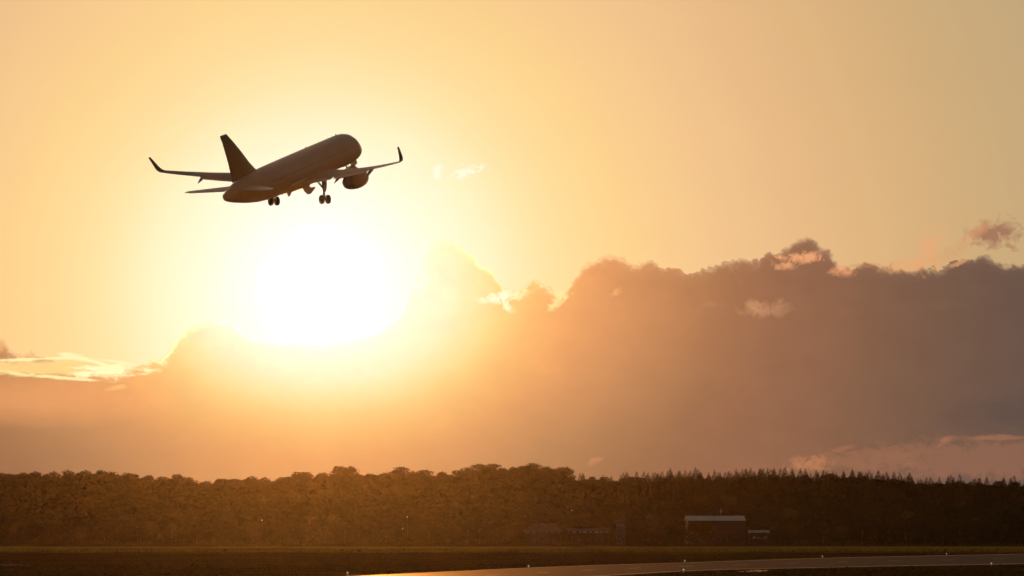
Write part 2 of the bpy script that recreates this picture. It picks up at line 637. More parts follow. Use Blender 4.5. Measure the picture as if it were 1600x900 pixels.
# runway edges, unprojected onto the level field
far_px = [(330, 911.5), (440, 906), (573, 899), (700, 893), (825, 887), (950, 882.5), (1070, 879), (1180, 875.2), (1285, 872), (1450, 868.3), (1600, 865.5), (1800, 862.5), (2100, 859.5)]
near_px = [(700, 911), (800, 907), (952, 900), (1067, 893), (1150, 890), (1240, 888.3), (1400, 885), (1550, 882.6), (1620, 881.5), (1850, 877.5), (2150, 873.5)]
far_e = [ground_pt(*p) for p in far_px]
near_e = [ground_pt(*p) for p in near_px]


def resample(pts, n):
    d = [0]
    for a, b in zip(pts, pts[1:]): d.append(d[-1] + (b - a).length)
    q = np.linspace(0, d[-1], n)
    return [Vector((np.interp(s, d, [p.x for p in pts]), np.interp(s, d, [p.y for p in pts]), 0)) for s in q]


def ribbon(name, A, B, z, m, label):
    n = len(A)
    V_ = [(p.x, p.y, z) for p in A] + [(p.x, p.y, z) for p in B]
    o = new_obj(name, V_, [(i, i + 1, n + i + 1, n + i) for i in range(n - 1)], m)
    return tag(o, label, kind='structure')


FA, NE = resample(far_e, 40), resample(near_e, 40)
ribbon('runway', NE, FA, .02, M['asphalt'], 'smooth grey runway running off to the right')


def lerp_line(t): return [a.lerp(b, t) for a, b in zip(FA, NE)]


ribbon('runway_marking', lerp_line(.045), lerp_line(.02), .026, M['marking'], 'pale edge line along the far side of the runway')
ribbon('runway_marking', lerp_line(.965), lerp_line(.945), .026, M['marking'], 'pale edge line along the near side of the runway')
mid = resample([a.lerp(b, .5) for a, b in zip(FA, NE)], 60)
for i in range(4, 56, 3):
    a, b = mid[i], mid[i + 1]
    s = (b - a).normalized().cross(Vector((0, 0, 1))) * .45
    c = a.lerp(b, .75)
    o = new_obj('runway_marking', [(p.x, p.y, .027) for p in (a - s, a + s, c + s, c - s)], [(0, 1, 2, 3)], M['marking'])
    tag(o, 'pale centre line dash on the runway', kind='structure', group='centre line dashes')
# narrow service track far left and a paved turn-off on the near side
for pts, nm, lb in (([(-60, 884.6), (8, 884), (48, 884.4), (44, 882.2), (6, 881.8), (-60, 882.4)], 'service_track', 'short pale paved track in the grass'),
                    ([(1150, 893.4), (1178, 890.8), (1206, 890.6), (1190, 893.6)], 'taxiway_stub', 'small pale paved patch beside the runway')):
    g = [ground_pt(*p) for p in pts]
    o = new_obj(nm, [(p.x, p.y, .03) for p in g], [list(range(len(g)))], M['marking'] if nm != 'service_track' else M['track'])
    tag(o, lb, kind='structure')

# ------------------------------------------------------------------ aeroplane (X forward, Y left, Z up)
plane = empty('airliner', (-28.935, 349.356, 56.0))
plane.rotation_mode = 'QUATERNION'
yw, pt, rl = R(21.9), R(17.94), R(.91)
Fv = Vector((math.sin(yw) * math.cos(pt), math.cos(yw) * math.cos(pt), math.sin(pt)))
L0 = Vector((-math.cos(yw), math.sin(yw), 0))
U0 = Fv.cross(L0)
Lv = L0 * math.cos(rl) + U0 * math.sin(rl)
Uv = U0 * math.cos(rl) - L0 * math.sin(rl)
plane.rotation_quaternion = Matrix((Fv, Lv, Uv)).transposed().to_quaternion()
tag(plane, 'twin-engine passenger jet climbing with its wheels down, above the sun', 'airliner')
NOSE = 20.15


FUS_ST = [(0, .03, -.90, -.98), (.12, .32, -.6, -1.25), (.35, .6, -.26, -1.48), (.8, .95, .14, -1.72), (1.5, 1.3, .6, -1.96), (2.2, 1.56, 1.08, -2.1), (2.9, 1.76, 1.55, -2.18),
          (3.8, 1.95, 1.95, -2.24), (4.8, 2.06, 2.14, -2.27), (6, 2.1, 2.2, -2.28), (8, 2.11, 2.2, -2.28), (14, 2.11, 2.19, -2.28), (20, 2.11, 2.17, -2.28),
          (25, 2.11, 2.14, -2.28), (28, 2.1, 2.12, -2.28), (30.5, 2.04, 2.09, -2.2), (33, 1.86, 2.03, -1.98), (35.5, 1.56, 1.95, -1.6), (37.5, 1.16, 1.74, -1.2),
          (39.3, .8, 1.38, -.8), (40.6, .54, 1.02, -.46), (41.4, .38, .84, -.18), (41.62, .26, .8, .02)]


def fuselage():
    mb = MB()
    n = 48
    rings = []
    for s, w, zt, zb in FUS_ST:
        zc, h = (zt + zb) / 2, (zt - zb) / 2
        rings.append([Vector((NOSE - s * .985, w * math.sin(2 * PI * i / n), zc + h * math.cos(2 * PI * i / n))) for i in range(n)])
    mb.rings(rings)
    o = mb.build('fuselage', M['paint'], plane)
    auto_smooth(o, 50)
    # belly fairing
    mb = MB()
    rings = []
    for k in range(15):
        t = k / 14
        e = math.sin(PI * min(1, max(0, t))) ** .5
        xx = 7.2 - 13.6 * t
        w, zb = 1.6 + .62 * e, -2.0 - .65 * e
        rings.append([Vector((xx, w * math.sin(a), -1.1 + (1.1 + zb) * -math.cos(a) if math.cos(a) < 0 else -1.1 + .2 * math.cos(a)))
                      for a in [2 * PI * i / 32 for i in range(32)]])
    mb.rings([[Vector((v.x, v.y, v.z)) for v in r] for r in rings])
    for v in mb.v: pass
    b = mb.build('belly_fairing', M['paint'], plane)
    auto_smooth(b, 50)
    return o


fus = fuselage()


def airfoil(le, chord, thick, twist, yv, zv, up, n=9):
    """closed section: le = (x,y,z) of the leading edge, up = thickness direction"""
    out = []
    ts = [0.5 * (1 - math.cos(PI * i / n)) for i in range(n + 1)]
    hv = lambda t: 5 * thick * (.2969 * math.sqrt(t) - .126 * t - .3516 * t * t + .2843 * t ** 3 - .1015 * t ** 4) * chord
    for t in ts: out.append(Vector(le) + Vector((-chord * t, 0, 0)) + up * (hv(t) * 1.1) - up * (math.sin(twist) * chord * t))
    for t in ts[::-1][1:-1]: out.append(Vector(le) + Vector((-chord * t, 0, 0)) - up * (hv(t) * .8) - up * (math.sin(twist) * chord * t))
    return out


def wing_z(y): return -1.35 + (y - 1.9) * .098 + .0072 * max(0, y - 1.9) ** 2 * .62


def wing_le(y): return 5.1 - (y - 1.9) * .583


def wing_te(y): return -1.9 - .02 * (y - 1.9) if y < 6.4 else -1.99 - (y - 6.4) * .312


def make_wing(s):
    mb = MB()
    secs = []
    for y in (0.8, 1.9, 4, 6.4, 9, 12, 15, 16.6, 17.25):
        le, te = wing_le(y), wing_te(y)
        th = np.interp(y, [0, 6.4, 17], [.15, .12, .105])
        secs.append(airfoil((le, s * y, wing_z(y) + .0), le - te, th, R(-1.0 + .1 * y), 0, 0, Vector((0, 0, 1))))
    mb.rings(secs)
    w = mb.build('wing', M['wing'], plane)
    auto_smooth(w, 40)
    # winglet
    mb = MB()
    secs = []
    y, z = 17.25, wing_z(17.25)
    le, ch = wing_le(17.25), wing_le(17.25) - wing_te(17.25)
    ang = 6
    L = 0
    steps = [(0, 6), (.22, 18), (.22, 34), (.22, 50), (.2, 64), (.2, 74), (.5, 79), (.5, 80), (.5, 80), (.12, 80)]
    for d, a in steps:
        y += d * math.cos(R(a))
        z += d * math.sin(R(a))
        L += d
        t = L / 2.68
        up = Vector((0, -s * math.sin(R(a)), math.cos(R(a))))
        c = ch * (1 - .66 * t)
        l = le - .05 - 2.35 * t ** 1.1
        secs.append(airfoil((l, s * y, z), c, .10, 0, 0, 0, up))
    mb.rings(secs)
    wl = mb.build('winglet', M['fin'], w)
    auto_smooth(wl, 40)
    # flaps (lowered) and slats
    for y0, y1, dr in ((2.3, 6.2, 9), (6.7, 12.2, 9)):
        mb = MB()
        secs = []
        for y in (y0, (y0 + y1) / 2, y1):
            c = .2 * (wing_le(y) - wing_te(y)) + .35
            x0 = wing_te(y) + c * .42
            zz = wing_z(y) - .04 - math.sin(R(-1 + .1 * y)) * 1.5
            sec = airfoil((0, 0, 0), c, .13, 0, 0, 0, Vector((0, 0, 1)))
            rot = Matrix.Rotation(R(-dr), 3, 'Y')
            secs.append([rot @ v + Vector((x0, s * y, zz)) for v in sec])
        mb.rings(secs)
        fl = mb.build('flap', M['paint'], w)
        auto_smooth(fl, 40)
    mb = MB()
    secs = []
    for y in (3.2, 9, 16):
        c = .14 * (wing_le(y) - wing_te(y))
        sec = airfoil((0, 0, 0), c, .22, 0, 0, 0, Vector((0, 0, 1)))
        rot = Matrix.Rotation(R(-14), 3, 'Y')
        rot = Matrix.Rotation(R(12), 3, 'Y')
        secs.append([rot @ v + Vector((wing_le(y) + .16, s * y, wing_z(y) - .10)) for v in sec])
    mb.rings(secs)
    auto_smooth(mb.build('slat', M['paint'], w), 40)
    # flap track fairings
    for y, ln in ((7.1, 3.1), (12.4, 2.6)):
        mb = MB()
        rings = []
        for k in range(9):
            t = k / 8
            r = .25 * math.sin(PI * min(1, t * 1.05 + .02)) ** .7 * (1 - .35 * t) + .015
            x = wing_te(y) + 1.7 - ln * t
            z = wing_z(y) - .14 - .85 * max(0, t - .3)
            rings.append([Vector((x, s * y + .7 * r * math.cos(a), z + 1.25 * r * math.sin(a))) for a in [2 * PI * i / 12 for i in range(12)]])
        mb.rings(rings)
        auto_smooth(mb.build('flap_track_fairing', M['wing'], w), 60)
    return w


wR = make_wing(-1)
wL = make_wing(1)


def make_engine(s):
    ex, ey, ez = 8.0, s * 5.75, -2.72
    prof = [(0.0, 1.02), (.05, 1.12), (.35, 1.22), (1.1, 1.28), (2.0, 1.27), (3.0, 1.16), (3.9, .98), (4.3, .88)]
    inner = [(4.3, .83), (3.4, .9), (2.2, .95), (1.2, .95), (.5, .92), (.1, .93)]
    n = 32
    mb = MB()
    ring = lambda x, r, cz=0: [Vector((ex - x, ey + r * math.sin(2 * PI * i / n), ez + cz + r * math.cos(2 * PI * i / n))) for i in range(n)]
    rs = [ring(x, r) for x, r in prof + inner]
    mb.rings(rs + [rs[0]], cap=False)
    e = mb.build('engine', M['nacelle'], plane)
    auto_smooth(e, 50)
    mb = MB()
    mb.rings([ring(1.25, .94), ring(1.3, .94)])
    for k in range(22):
        a = 2 * PI * k / 22
        rot = Matrix.Rotation(-a, 3, 'X')
        mb.add([Vector((ex - 1.2, ey, ez)) + rot @ Vector(q) for q in ((0, -.03, .2), (.1, .04, .2), (.12, .1, .92), (-.02, -.08, .92))], [[0, 1, 2, 3]])
    mb.rings([ring(x, r) for x, r in ((.75, .02), (.85, .12), (1.05, .24), (1.25, .3))])
    auto_smooth(mb.build('fan', M['dark_metal'], e), 40)
    mb = MB()
    mb.rings([ring(x, r) for x, r in ((2.6, .62), (3.8, .60), (4.7, .5), (5.05, .46), (5.05, .40), (4.6, .36), (5.3, .25), (5.75, .05))])
    auto_smooth(mb.build('exhaust_cone', M['metal'], e), 40)
    mb = MB()
    wz = wing_z(5.75)
    mb.rings([[Vector((x, ey + t, z0)) for t in (-.16, .16)] + [Vector((x, ey + t, z1)) for t in (.16, -.16)] for x, z0, z1 in
              ((7.2, ez + 1.15, ez + 1.3), (5.6, ez + 1.1, wz + .28), (3.2, ez + .8, wz + .1), (1.2, wz - .75, wz - .05), (-.2, wz - .42, wz - .1))])
    mb.build('pylon', M['wing'], e)


make_engine(-1)
make_engine(1)


def make_fin():
    mb = MB()
    secs = []
    for x0, c, z in ((-10.0, 8.4, 1.75), (-11.3, 7.0, 2.1), (-13.0, 5.5, 3.4), (-14.9, 4.05, 5.2), (-16.8, 2.75, 6.85), (-18.2, 1.9, 7.95), (-18.45, 1.6, 8.05)):
        secs.append(airfoil((x0, 0, z), c, .10 if z > 2.2 else .05, 0, 0, 0, Vector((0, 1, 0))))
    mb.rings(secs)
    f = mb.build('tail_fin', M['fin'], plane)
    auto_smooth(f, 40)
    mb = MB()
    secs = []
    for x0, c, z in ((-16.4, 1.94, 2.3), (-17.5, 1.3, 4.4), (-18.9, .74, 7.0)):
        secs.append(airfoil((x0, 0, z), c, .15, 0, 0, 0, Vector((0, 1, 0))))
    mb.rings(secs)
    auto_smooth(mb.build('rudder', M['fin'], f), 40)
    for s in (-1, 1):
        mb = MB()
        secs = []
        for y, x0, c in ((.3, -14.2, 3.7), (1.1, -14.75, 3.35), (3.6, -16.7, 2.25), (6.0, -18.6, 1.3), (6.2, -18.9, 1.0)):
            secs.append(airfoil((x0, s * y, .62 + .045 * y), c, .10, 0, 0, 0, Vector((0, 0, 1))))
        mb.rings(secs)
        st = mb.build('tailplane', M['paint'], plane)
        auto_smooth(st, 40)
        mb = MB()
        secs = []
        for y, x0, c in ((1.4, -17.35, .95), (5.6, -19.3, .5)):
            secs.append(airfoil((x0, s * y, .60 + .045 * y), c, .12, R(4), 0, 0, Vector((0, 0, 1))))
        mb.rings(secs)
        auto_smooth(mb.build('elevator', M['wing'], st), 40)


make_fin()


def wheel_mb(c, r, w):
    mb = MB()
    n = 28
    prof = [(-.5, .45), (-.5, .78), (-.42, .93), (-.22, 1.0), (.22, 1.0), (.42, .93), (.5, .78), (.5, .45)]
    mb.rings([[Vector((c[0] + q * r * math.sin(2 * PI * i / n), c[1] + p * w, c[2] + q * r * math.cos(2 * PI * i / n))) for i in range(n)] for p, q in prof], cap=True)
    return mb


def make_gear(s):
    mb = MB()
    x, y = 0.0, s * 3.8
    za = -4.2
    top = (0.1, s * 3.75, wing_z(3.8) - .1)
    mb.tube(top, (x, y, -3.1), .17, .15)
    mb.tube((x, y, -3.1), (x, y, za), .105, .095)
    mb.tube((x, y - .48, za), (x, y + .48, za), .08)
    mb.tube((x + .0, s * 3.75, -2.75), (x + .1, s * 2.9, -1.75), .075)        # side stay
    mb.tube((x - .1, y, -3.0), (x - .42, y, -3.5), .05)                        # torque links
    mb.tube((x - .42, y, -3.5), (x - .1, y, -4.05), .05)
    mb.tube((x - .1, y, -2.6), (x - 1.1, y, -1.65), .05)
    g = mb.build('landing_gear', M['dark_metal'], plane)
    auto_smooth(g, 40)
    for k in (-1, 1):
        wb = wheel_mb((x, y + k * .46, za), .60, .42)
        wh = wb.build('wheel', M['tyre'], g)
        auto_smooth(wh, 40)
        # hub is part of the wheel mesh
    # leg door, fixed to the outer side of the strut
    mb = MB()
    rot = Matrix.Rotation(R(s * -6), 3, 'X')
    mb.add([rot @ Vector(q) + Vector((x, y + s * .28, -2.35)) for q in
            ((-.55, 0, .85), (.5, 0, .85), (.55, 0, 0), (.28, 0, -.75), (-.25, 0, -.95), (-.5, 0, -.2),
             (-.55, .04, .85), (.5, .04, .85), (.55, .04, 0), (.28, .04, -.75), (-.25, .04, -.95), (-.5, .04, -.2))],
           [[0, 1, 2, 3, 4, 5], [11, 10, 9, 8, 7, 6]] + [[i, (i + 1) % 6, 6 + (i + 1) % 6, 6 + i] for i in range(6)])
    mb.build('gear_door', M['paint'], g)


make_gear(-1)
make_gear(1)


def bay_door(pts, th=.05):
    """belly door hanging open: outline in the X-Z plane at lateral y0"""
    mb = MB()
    n = len(pts)
    mb.add([Vector(p) for p in pts] + [Vector(p) + Vector((0, th, 0)) for p in pts],
           [list(range(n)), list(range(n, 2 * n))[::-1]] + [[i, (i + 1) % n, n + (i + 1) % n, n + i] for i in range(n)])
    return mb.build('gear_bay_door', M['paint'], plane)


bay_door([(x_, -.35 - .12 * (-2.5 - z_), z_) for x_, z_ in ((.6, -2.5), (2.6, -2.5), (3.1, -3.05), (4.3, -3.2), (4.45, -3.36), (3.6, -3.62), (2.6, -3.85), (1.7, -3.72), (1.0, -3.2))])
bay_door([(-2.6, .35, -2.4), (-1.0, .35, -2.5), (-1.0, .5, -2.9), (-1.35, .55, -3.25), (-1.95, .55, -3.3), (-2.3, .5, -2.95)])
# nose gear
mb = MB()
mb.tube((15.7, 0, -1.9), (15.9, 0, -3.7), .10, .08)
mb.tube((15.9, -.27, -3.7), (15.9, .27, -3.7), .05)
mb.tube((15.85, 0, -3.0), (16.9, 0, -2.0), .05)
ng = mb.build('nose_gear', M['dark_metal'], plane)
for k in (-1, 1):
    auto_smooth(wheel_mb((15.9, k * .25, -3.7), .38, .22).build('wheel', M['tyre'], ng), 40)
for k in (-1, 1):
    mb = MB()
    mb.add([(16.0, k * .42, -1.95), (18.0, k * .42, -1.9), (18.1, k * .62, -2.35), (17.8, k * .64, -2.62), (16.1, k * .64, -2.72),
            (16.0, k * .46, -1.95), (18.0, k * .46, -1.9), (18.1, k * .66, -2.35), (17.8, k * .68, -2.62), (16.1, k * .68, -2.72)],
           [[0, 1, 2, 3, 4], [9, 8, 7, 6, 5]] + [[i, (i + 1) % 5, 5 + (i + 1) % 5, 5 + i] for i in range(5)])
    mb.build('gear_door', M['paint'], ng)
# blade antennas on the crown and belly, cockpit glass, cabin windows, doors
for x, z, d in ((13.9, 2.17, 1), (4.2, 2.12, 1), (-4.5, -2.24, -1), (9.5, -2.24, -1)):
    mb = MB()
    mb.add([(x, -.02, z), (x - .42, -.02, z), (x - .5, -.01, z + d * .3), (x - .34, -.01, z + d * .3), (x, .02, z), (x - .42, .02, z), (x - .5, .01, z + d * .3), (x - .34, .01, z + d * .3)],
           [[0, 1, 2, 3], [7, 6, 5, 4], [0, 4, 5, 1], [1, 5, 6, 2], [2, 6, 7, 3], [3, 7, 4, 0]])
    mb.build('antenna', M['wing'], plane)
for s in (-1, 1):
    for k, (x, z0, z1) in enumerate(((18.0, .42, .95), (17.4, .5, 1.1), (16.8, .6, 1.1))):
        def sk(xx, zz):
            st = [(NOSE - a_[0] * .985, *a_[1:]) for a_ in FUS_ST]
            q = [np.interp(-xx, [-a[0] for a in st], [a[i] for a in st]) for i in (1, 2, 3)]
            zc, h = (q[1] + q[2]) / 2, (q[1] - q[2]) / 2
            return s * q[0] * math.sqrt(max(.02, 1 - ((zz - zc) / h) ** 2)) * 1.004
        P_ = [(x + .26, z0 - .05), (x - .28, z0), (x - .28, z1), (x + .14, z1 - .12)]
        new_obj('cockpit_window', [(a, sk(a, b), b) for a, b in P_], [(0, 1, 2, 3)], M['glass'], plane)
win = None
for s in (-1, 1):
    for k in range(38):
        x = 14.2 - k * .72
        if abs(x - 1.9) < .3: continue
        if win is None:
            n = 10
            V_ = [(.12 * math.copysign(abs(math.cos(2 * PI * i / n)) ** .8, math.cos(2 * PI * i / n)), 0, .17 * math.sin(2 * PI * i / n)) for i in range(n)]
            win = new_obj('cabin_window', V_, [tuple(range(n))], M['glass'], plane)
            o = win
        else:
            o = win.copy()
            COL.objects.link(o)
            o.parent = plane
        o.location = (x, s * 2.085, .42)
        o.rotation_euler = (R(-s * 9), 0, 0)
    for x in (15.6, -10.6):
        w = 2.08 if x > 0 else 2.03
        mb = MB()
        for zz in np.linspace(-.65, 1.1, 6)[:-1]:
            z2 = zz + .35
            f = lambda z: s * (w + .055) * math.sqrt(max(0, 1 - (z / 2.07) ** 2))
            mb.add([(x - .42, f(zz), zz), (x + .42, f(zz), zz), (x + .42, f(z2), z2), (x - .42, f(z2), z2)], [[0, 1, 2, 3]])
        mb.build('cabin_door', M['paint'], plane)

# ------------------------------------------------------------------ trees
def leaf_cloud(centres, radii, n, size, seed, flat=1.0):
    """n small leaf-clump faces scattered in the shells of several lobes -> vertex array, quads"""
    r = np.random.default_rng(seed)
    w = radii.prod(axis=1) ** (2 / 3)
    idx = r.choice(len(centres), n, p=w / w.sum())
    d = r.normal(size=(n, 3))
    d /= np.linalg.norm(d, axis=1)[:, None]
    rad = r.uniform(.55, 1.08, n)[:, None] ** .7
    c = centres[idx] + d * radii[idx] * rad
    nrm = d + r.normal(size=(n, 3)) * .38
    nrm /= np.linalg.norm(nrm, axis=1)[:, None]
    a = np.cross(nrm, r.normal(size=(n, 3)))
    a /= np.linalg.norm(a, axis=1)[:, None]
    b = np.cross(nrm, a)
    s = size * r.uniform(.6, 1.35, n)[:, None]
    v = np.stack([c + a * s, c + b * s * .7, c - a * s * .9, c - b * s * .8], 1).reshape(-1, 3)
    v[:, 2] *= flat
    f = np.arange(n * 4).reshape(-1, 4)
    return v, f


def mesh_np(name, v, f, mats, smooth=False):
    me = bpy.data.meshes.new(name)
    me.vertices.add(len(v))
    me.vertices.foreach_set('co', v.astype(np.float32).ravel())
    me.loops.add(f.size)
    me.loops.foreach_set('vertex_index', f.astype(np.int32).ravel())
    me.polygons.add(len(f))
    me.polygons.foreach_set('loop_start', (np.arange(len(f)) * f.shape[1]).astype(np.int32))
    me.polygons.foreach_set('loop_total', np.full(len(f), f.shape[1], np.int32))
    me.update(calc_edges=True)
    for m in mats: me.materials.append(m)
    return me


def broad_crown(seed, n=620, size=.62, H=TREE_H):
    r = np.random.default_rng(seed)
    k = r.integers(9, 14)
    ang = r.uniform(0, 2 * PI, k)
    hh = r.uniform(.28, .86, k)
    rr = (1 - np.abs(hh - .6) * 1.5) * r.uniform(.12, .30, k)
    c = np.stack([np.cos(ang) * rr * H, np.sin(ang) * rr * H, hh * H], 1)
    c = np.vstack([c, [[0, 0, H * .62], [r.normal() * .8, r.normal() * .8, H * .84]]])
    rad = np.stack([r.uniform(.13, .22, len(c)) * H] * 3, 1)
    rad[:, 2] *= .8
    rad[-2] = (.26 * H, .26 * H, .24 * H)
    rad[-1] = (.17 * H, .17 * H, .14 * H)
    # overall height kept at H
    v, f = leaf_cloud(c, rad, n, size, seed)
    v[:, 2] *= H / v[:, 2].max()
    return v, f


def fir_crown(seed, n=900, H=TREE_H, size=.42):
    r = np.random.default_rng(seed)
    t = r.uniform(0, 1, n) ** .75                # 0 = top
    h = H * (1 - t * .85)
    tier = .85 + .3 * np.abs(np.sin(t * PI * 7 + r.uniform(0, 6)))
    rad = (.16 + t * H * .30) * tier * r.uniform(.45, 1.1, n)
    a = r.uniform(0, 2 * PI, n)
    c = np.stack([np.cos(a) * rad, np.sin(a) * rad, h - rad * .22], 1)
    out = np.stack([np.cos(a), np.sin(a), -.35 + 0 * a], 1)
    side = np.stack([-np.sin(a), np.cos(a), 0 * a], 1)
    s = size * (.35 + t)[:, None] * r.uniform(.7, 1.3, n)[:, None]
    upv = np.zeros((n, 3)); upv[:, 2] = 1
    v = np.stack([c + out * s * 1.2, c + side * s * .7 + upv * s * .25, c - out * s, c - side * s * .7 - upv * s * .25], 1).reshape(-1, 3)
    v[0:4] = [[.2, 0, H - 1.1], [0, .2, H - 1.1], [0, 0, H + .2], [-.2, 0, H - 1.1]]
    return v, np.arange(n * 4).reshape(-1, 4)


def trunk_mesh(name, H, seed, limbs=5):
    r = random.Random(seed)
    mb = MB()
    q = [Vector((0, 0, -1.0)), Vector((r.uniform(-.15, .15), r.uniform(-.15, .15), H * .3)), Vector((r.uniform(-.4, .4), r.uniform(-.4, .4), H * .6)), Vector((0, 0, H * .86))]
    rr = [.34, .26, .17, .05]
    for a, b, r1, r2 in zip(q, q[1:], rr, rr[1:]): mb.tube(a, b, r1, r2, 7, False)
    for i in range(limbs):
        t = .35 + .1 * i
        an = i * 2.4 + r.random()
        p = Vector((0, 0, H * t))
        mb.tube(p, p + Vector((math.cos(an) * H * .2, math.sin(an) * H * .2, H * .16)), .12, .03, 5, False)
    me = bpy.data.meshes.new(name)
    me.from_pydata([tuple(v) for v in mb.v], [], mb.f)
    me.materials.append(M['bark'])
    return me


BROAD = [(mesh_np('crown', *broad_crown(10 + i, 900, .5), [M['leaf' if i % 3 else 'leaf2']]), trunk_mesh('trunk', TREE_H, i)) for i in range(8)]
FIR = [(mesh_np('crown', *fir_crown(40 + i), [M['needle']]), trunk_mesh('trunk', TREE_H, 20 + i, 0)) for i in range(5)]


def tree(kind, i, x, y, sc, label, group, cat='tree', wide=1.0):
    cm, tm = (FIR if kind == 'fir' else BROAD)[i]
    root = empty('fir_tree' if kind == 'fir' else 'broadleaf_tree', (x, y, terrain(x, y) - .2), random.uniform(0, 6.28))
    root.scale = (sc * wide, sc * wide, sc)
    tag(root, label, cat, group)
    for nm, me in (('crown', cm), ('trunk', tm)):
        o = bpy.data.objects.new(nm, me)
        COL.objects.link(o)
        o.parent = root
    return root


def x_of(px, y): return (px - 800) / FPX * y


def fir_share(px): return float(np.interp(px, [0, 880, 960, 1020, 1400, 1500, 1700], [0, 0, .55, .9, .95, .75, .75]))


count = {'tree': 0}
# skyline row(s)
px = -60.0
while px < 1665:
    y = D1 + random.uniform(-10, 14)
    fir = random.random() < fir_share(px)
    x = x_of(px, y)
    if fir:
        sc = random.choice((.7, .78, .84, .88, .92, .97, 1.04)) * (1.0 if px < 1400 else .82)
        big = 1.0
        lbl = 'dark pointed conifer standing up along the ridge skyline on the right'
        if px > 1435: lbl = 'low dark conifer on the ridge skyline near the right edge'
        tree('fir', random.randrange(5), x, y, sc, lbl, 'conifers along the ridge', wide=random.uniform(.95, 1.3))
        px += random.uniform(6, 14)
    else:
        sc = random.uniform(.86, 1.16) if px < 900 else random.uniform(.7, .85)
        for c0, k in ((541, 1.24), (760, 1.15), (835, 1.2), (622, 1.15), (870, 1.1), (98, 1.15), (152, 1.12), (52, 1.1)):
            if abs(px - c0) < 10: sc = k * random.uniform(.97, 1.03)
        if px < 350: lbl, g = 'round broadleaf tree on the left of the ridge skyline', 'broadleaf trees on the left ridge'
        elif px < 700: lbl, g = 'hazy broadleaf tree on the ridge skyline below the sun', 'broadleaf trees below the sun'
        else: lbl, g = 'tall dark broadleaf tree on the highest hump of the ridge', 'broadleaf trees on the highest hump'
        tree('broad', random.randrange(8), x, y, sc, lbl, g, wide=random.uniform(1.25, 1.6))
        px += random.uniform(17, 30)
    count['tree'] += 1
# front edge of the wood and big crowns that stand out on the slope
spec = [(y, n) for y, n in ((D0 - 6, 62), (D0 + 60, 34), (D0 + 130, 26))]
for y0, n in spec:
    for k in range(n):
        pxx = -50 + 1700 * (k + random.uniform(.1, .9)) / n
        y = y0 + random.uniform(-16, 16)
        sc = random.uniform(.7, 1.05) if y0 < D0 else random.uniform(1.0, 1.3)
        if y0 < D0: lbl, g = 'dark bushy tree at the foot of the wooded rise', 'trees at the foot of the wood'
        else: lbl, g = 'broad round crown standing out on the wooded slope', 'big crowns on the slope'
        tree('broad', random.randrange(8), x_of(pxx, y), y, sc, lbl, g, wide=1.25)
        count['tree'] += 1

# the rest of the wood: one mass
def wood():
    tv, tf, nb = [], [], 0
    low_b = [broad_crown(70 + i, 620, .74) for i in range(6)]
    low_f = [fir_crown(90 + i, 420, size=.6) for i in range(4)]
    y = D0
    r = random.Random(3)
    while y < D1 + 12:
        step = 11.5
        half = (y * math.tan(R(11))) + 60
        x = -half
        while x < half:
            xx, yy = x + r.uniform(-3, 3), y + r.uniform(-4, 4)
            pxx = 800 + xx / yy * FPX
            fir = r.random() < fir_share(pxx) * (.75 if yy > D0 + 160 else .2)
            v, f = (r.choice(low_f) if fir else r.choice(low_b))
            sc = r.uniform(.8, 1.12)
            if yy > D1 - 70: sc *= (1.0 if fir else .62) if pxx > 900 else .88
            a = r.uniform(0, 6.28)
            ca, sa = math.cos(a), math.sin(a)
            w = sc * (1.12 if fir else 1.45)
            q = np.stack([(v[:, 0] * ca - v[:, 1] * sa) * w + xx, (v[:, 0] * sa + v[:, 1] * ca) * w + yy, v[:, 2] * sc + terrain(xx, yy) - .3], 1)
            tv.append(q)
            tf.append(f + nb)
            nb += len(q)
            x += step * (.8 if fir else 1.0)
        y += 11.5
    me = mesh_np('woodland', np.vstack(tv), np.vstack(tf), [M['leaf']])
    o = bpy.data.objects.new('woodland', me)
    COL.objects.link(o)
    return tag(o, 'dense dark wood covering the long low rise', kind='stuff')


wood()

# ------------------------------------------------------------------ hedges in front of the wood
def hedge(px0, px1, y, h, w, seed, label):
    x0, x1 = x_of(px0, y), x_of(px1, y)
    n = int((x1 - x0) / 3.2)
    r = np.random.default_rng(seed)
    c = np.stack([np.linspace(x0, x1, n) + r.normal(size=n) * .8, y + r.normal(size=n) * w * .3, h * r.uniform(.4, .58, n)], 1)
    rad = np.stack([r.uniform(2.0, 3.2, n), np.full(n, w * .6), h * r.uniform(.38, .55, n)], 1)
    v, f = leaf_cloud(c, rad, n * 110, .42, seed)
    v[:, 2] = np.maximum(v[:, 2], 0)
    me = mesh_np('hedge', v, f, [M['leaf']])
    o = bpy.data.objects.new('hedge', me)
    COL.objects.link(o)
    tag(o, label, 'hedge', 'hedges along the far side of the field')


hedge(-60, 800, 1430, 4.6, 5, 5, 'long low dark hedge across the left half of the field edge')
hedge(812, 1062, 1405, 6.4, 4, 6, 'low hedge in front of the small house and long shed')
hedge(1066, 1330, 1400, 7.0, 4, 7, 'dark hedge in front of the large pale-roofed hangar')
hedge(1342, 1680, 1425, 4.4, 5, 8, 'dark hedge at the far right field edge')
for pxx, y, sc, lb in ((1096, 1440, 1.03, 'round dark tree hiding the left half of the hangar front'), (1080, 1436, .93, 'smaller dark tree at the left corner of the hangar'), (1240, 1470, .8, 'broad dark tree right of the hangar and low shed'),
                       (795, 1460, .9, 'dark tree just left of the small house'), (1030, 1470, .85, 'dark tree between the grey block and the hangar')):
    tree('broad', random.randrange(8), x_of(pxx, y), y, sc, lb, None, wide=1.3)

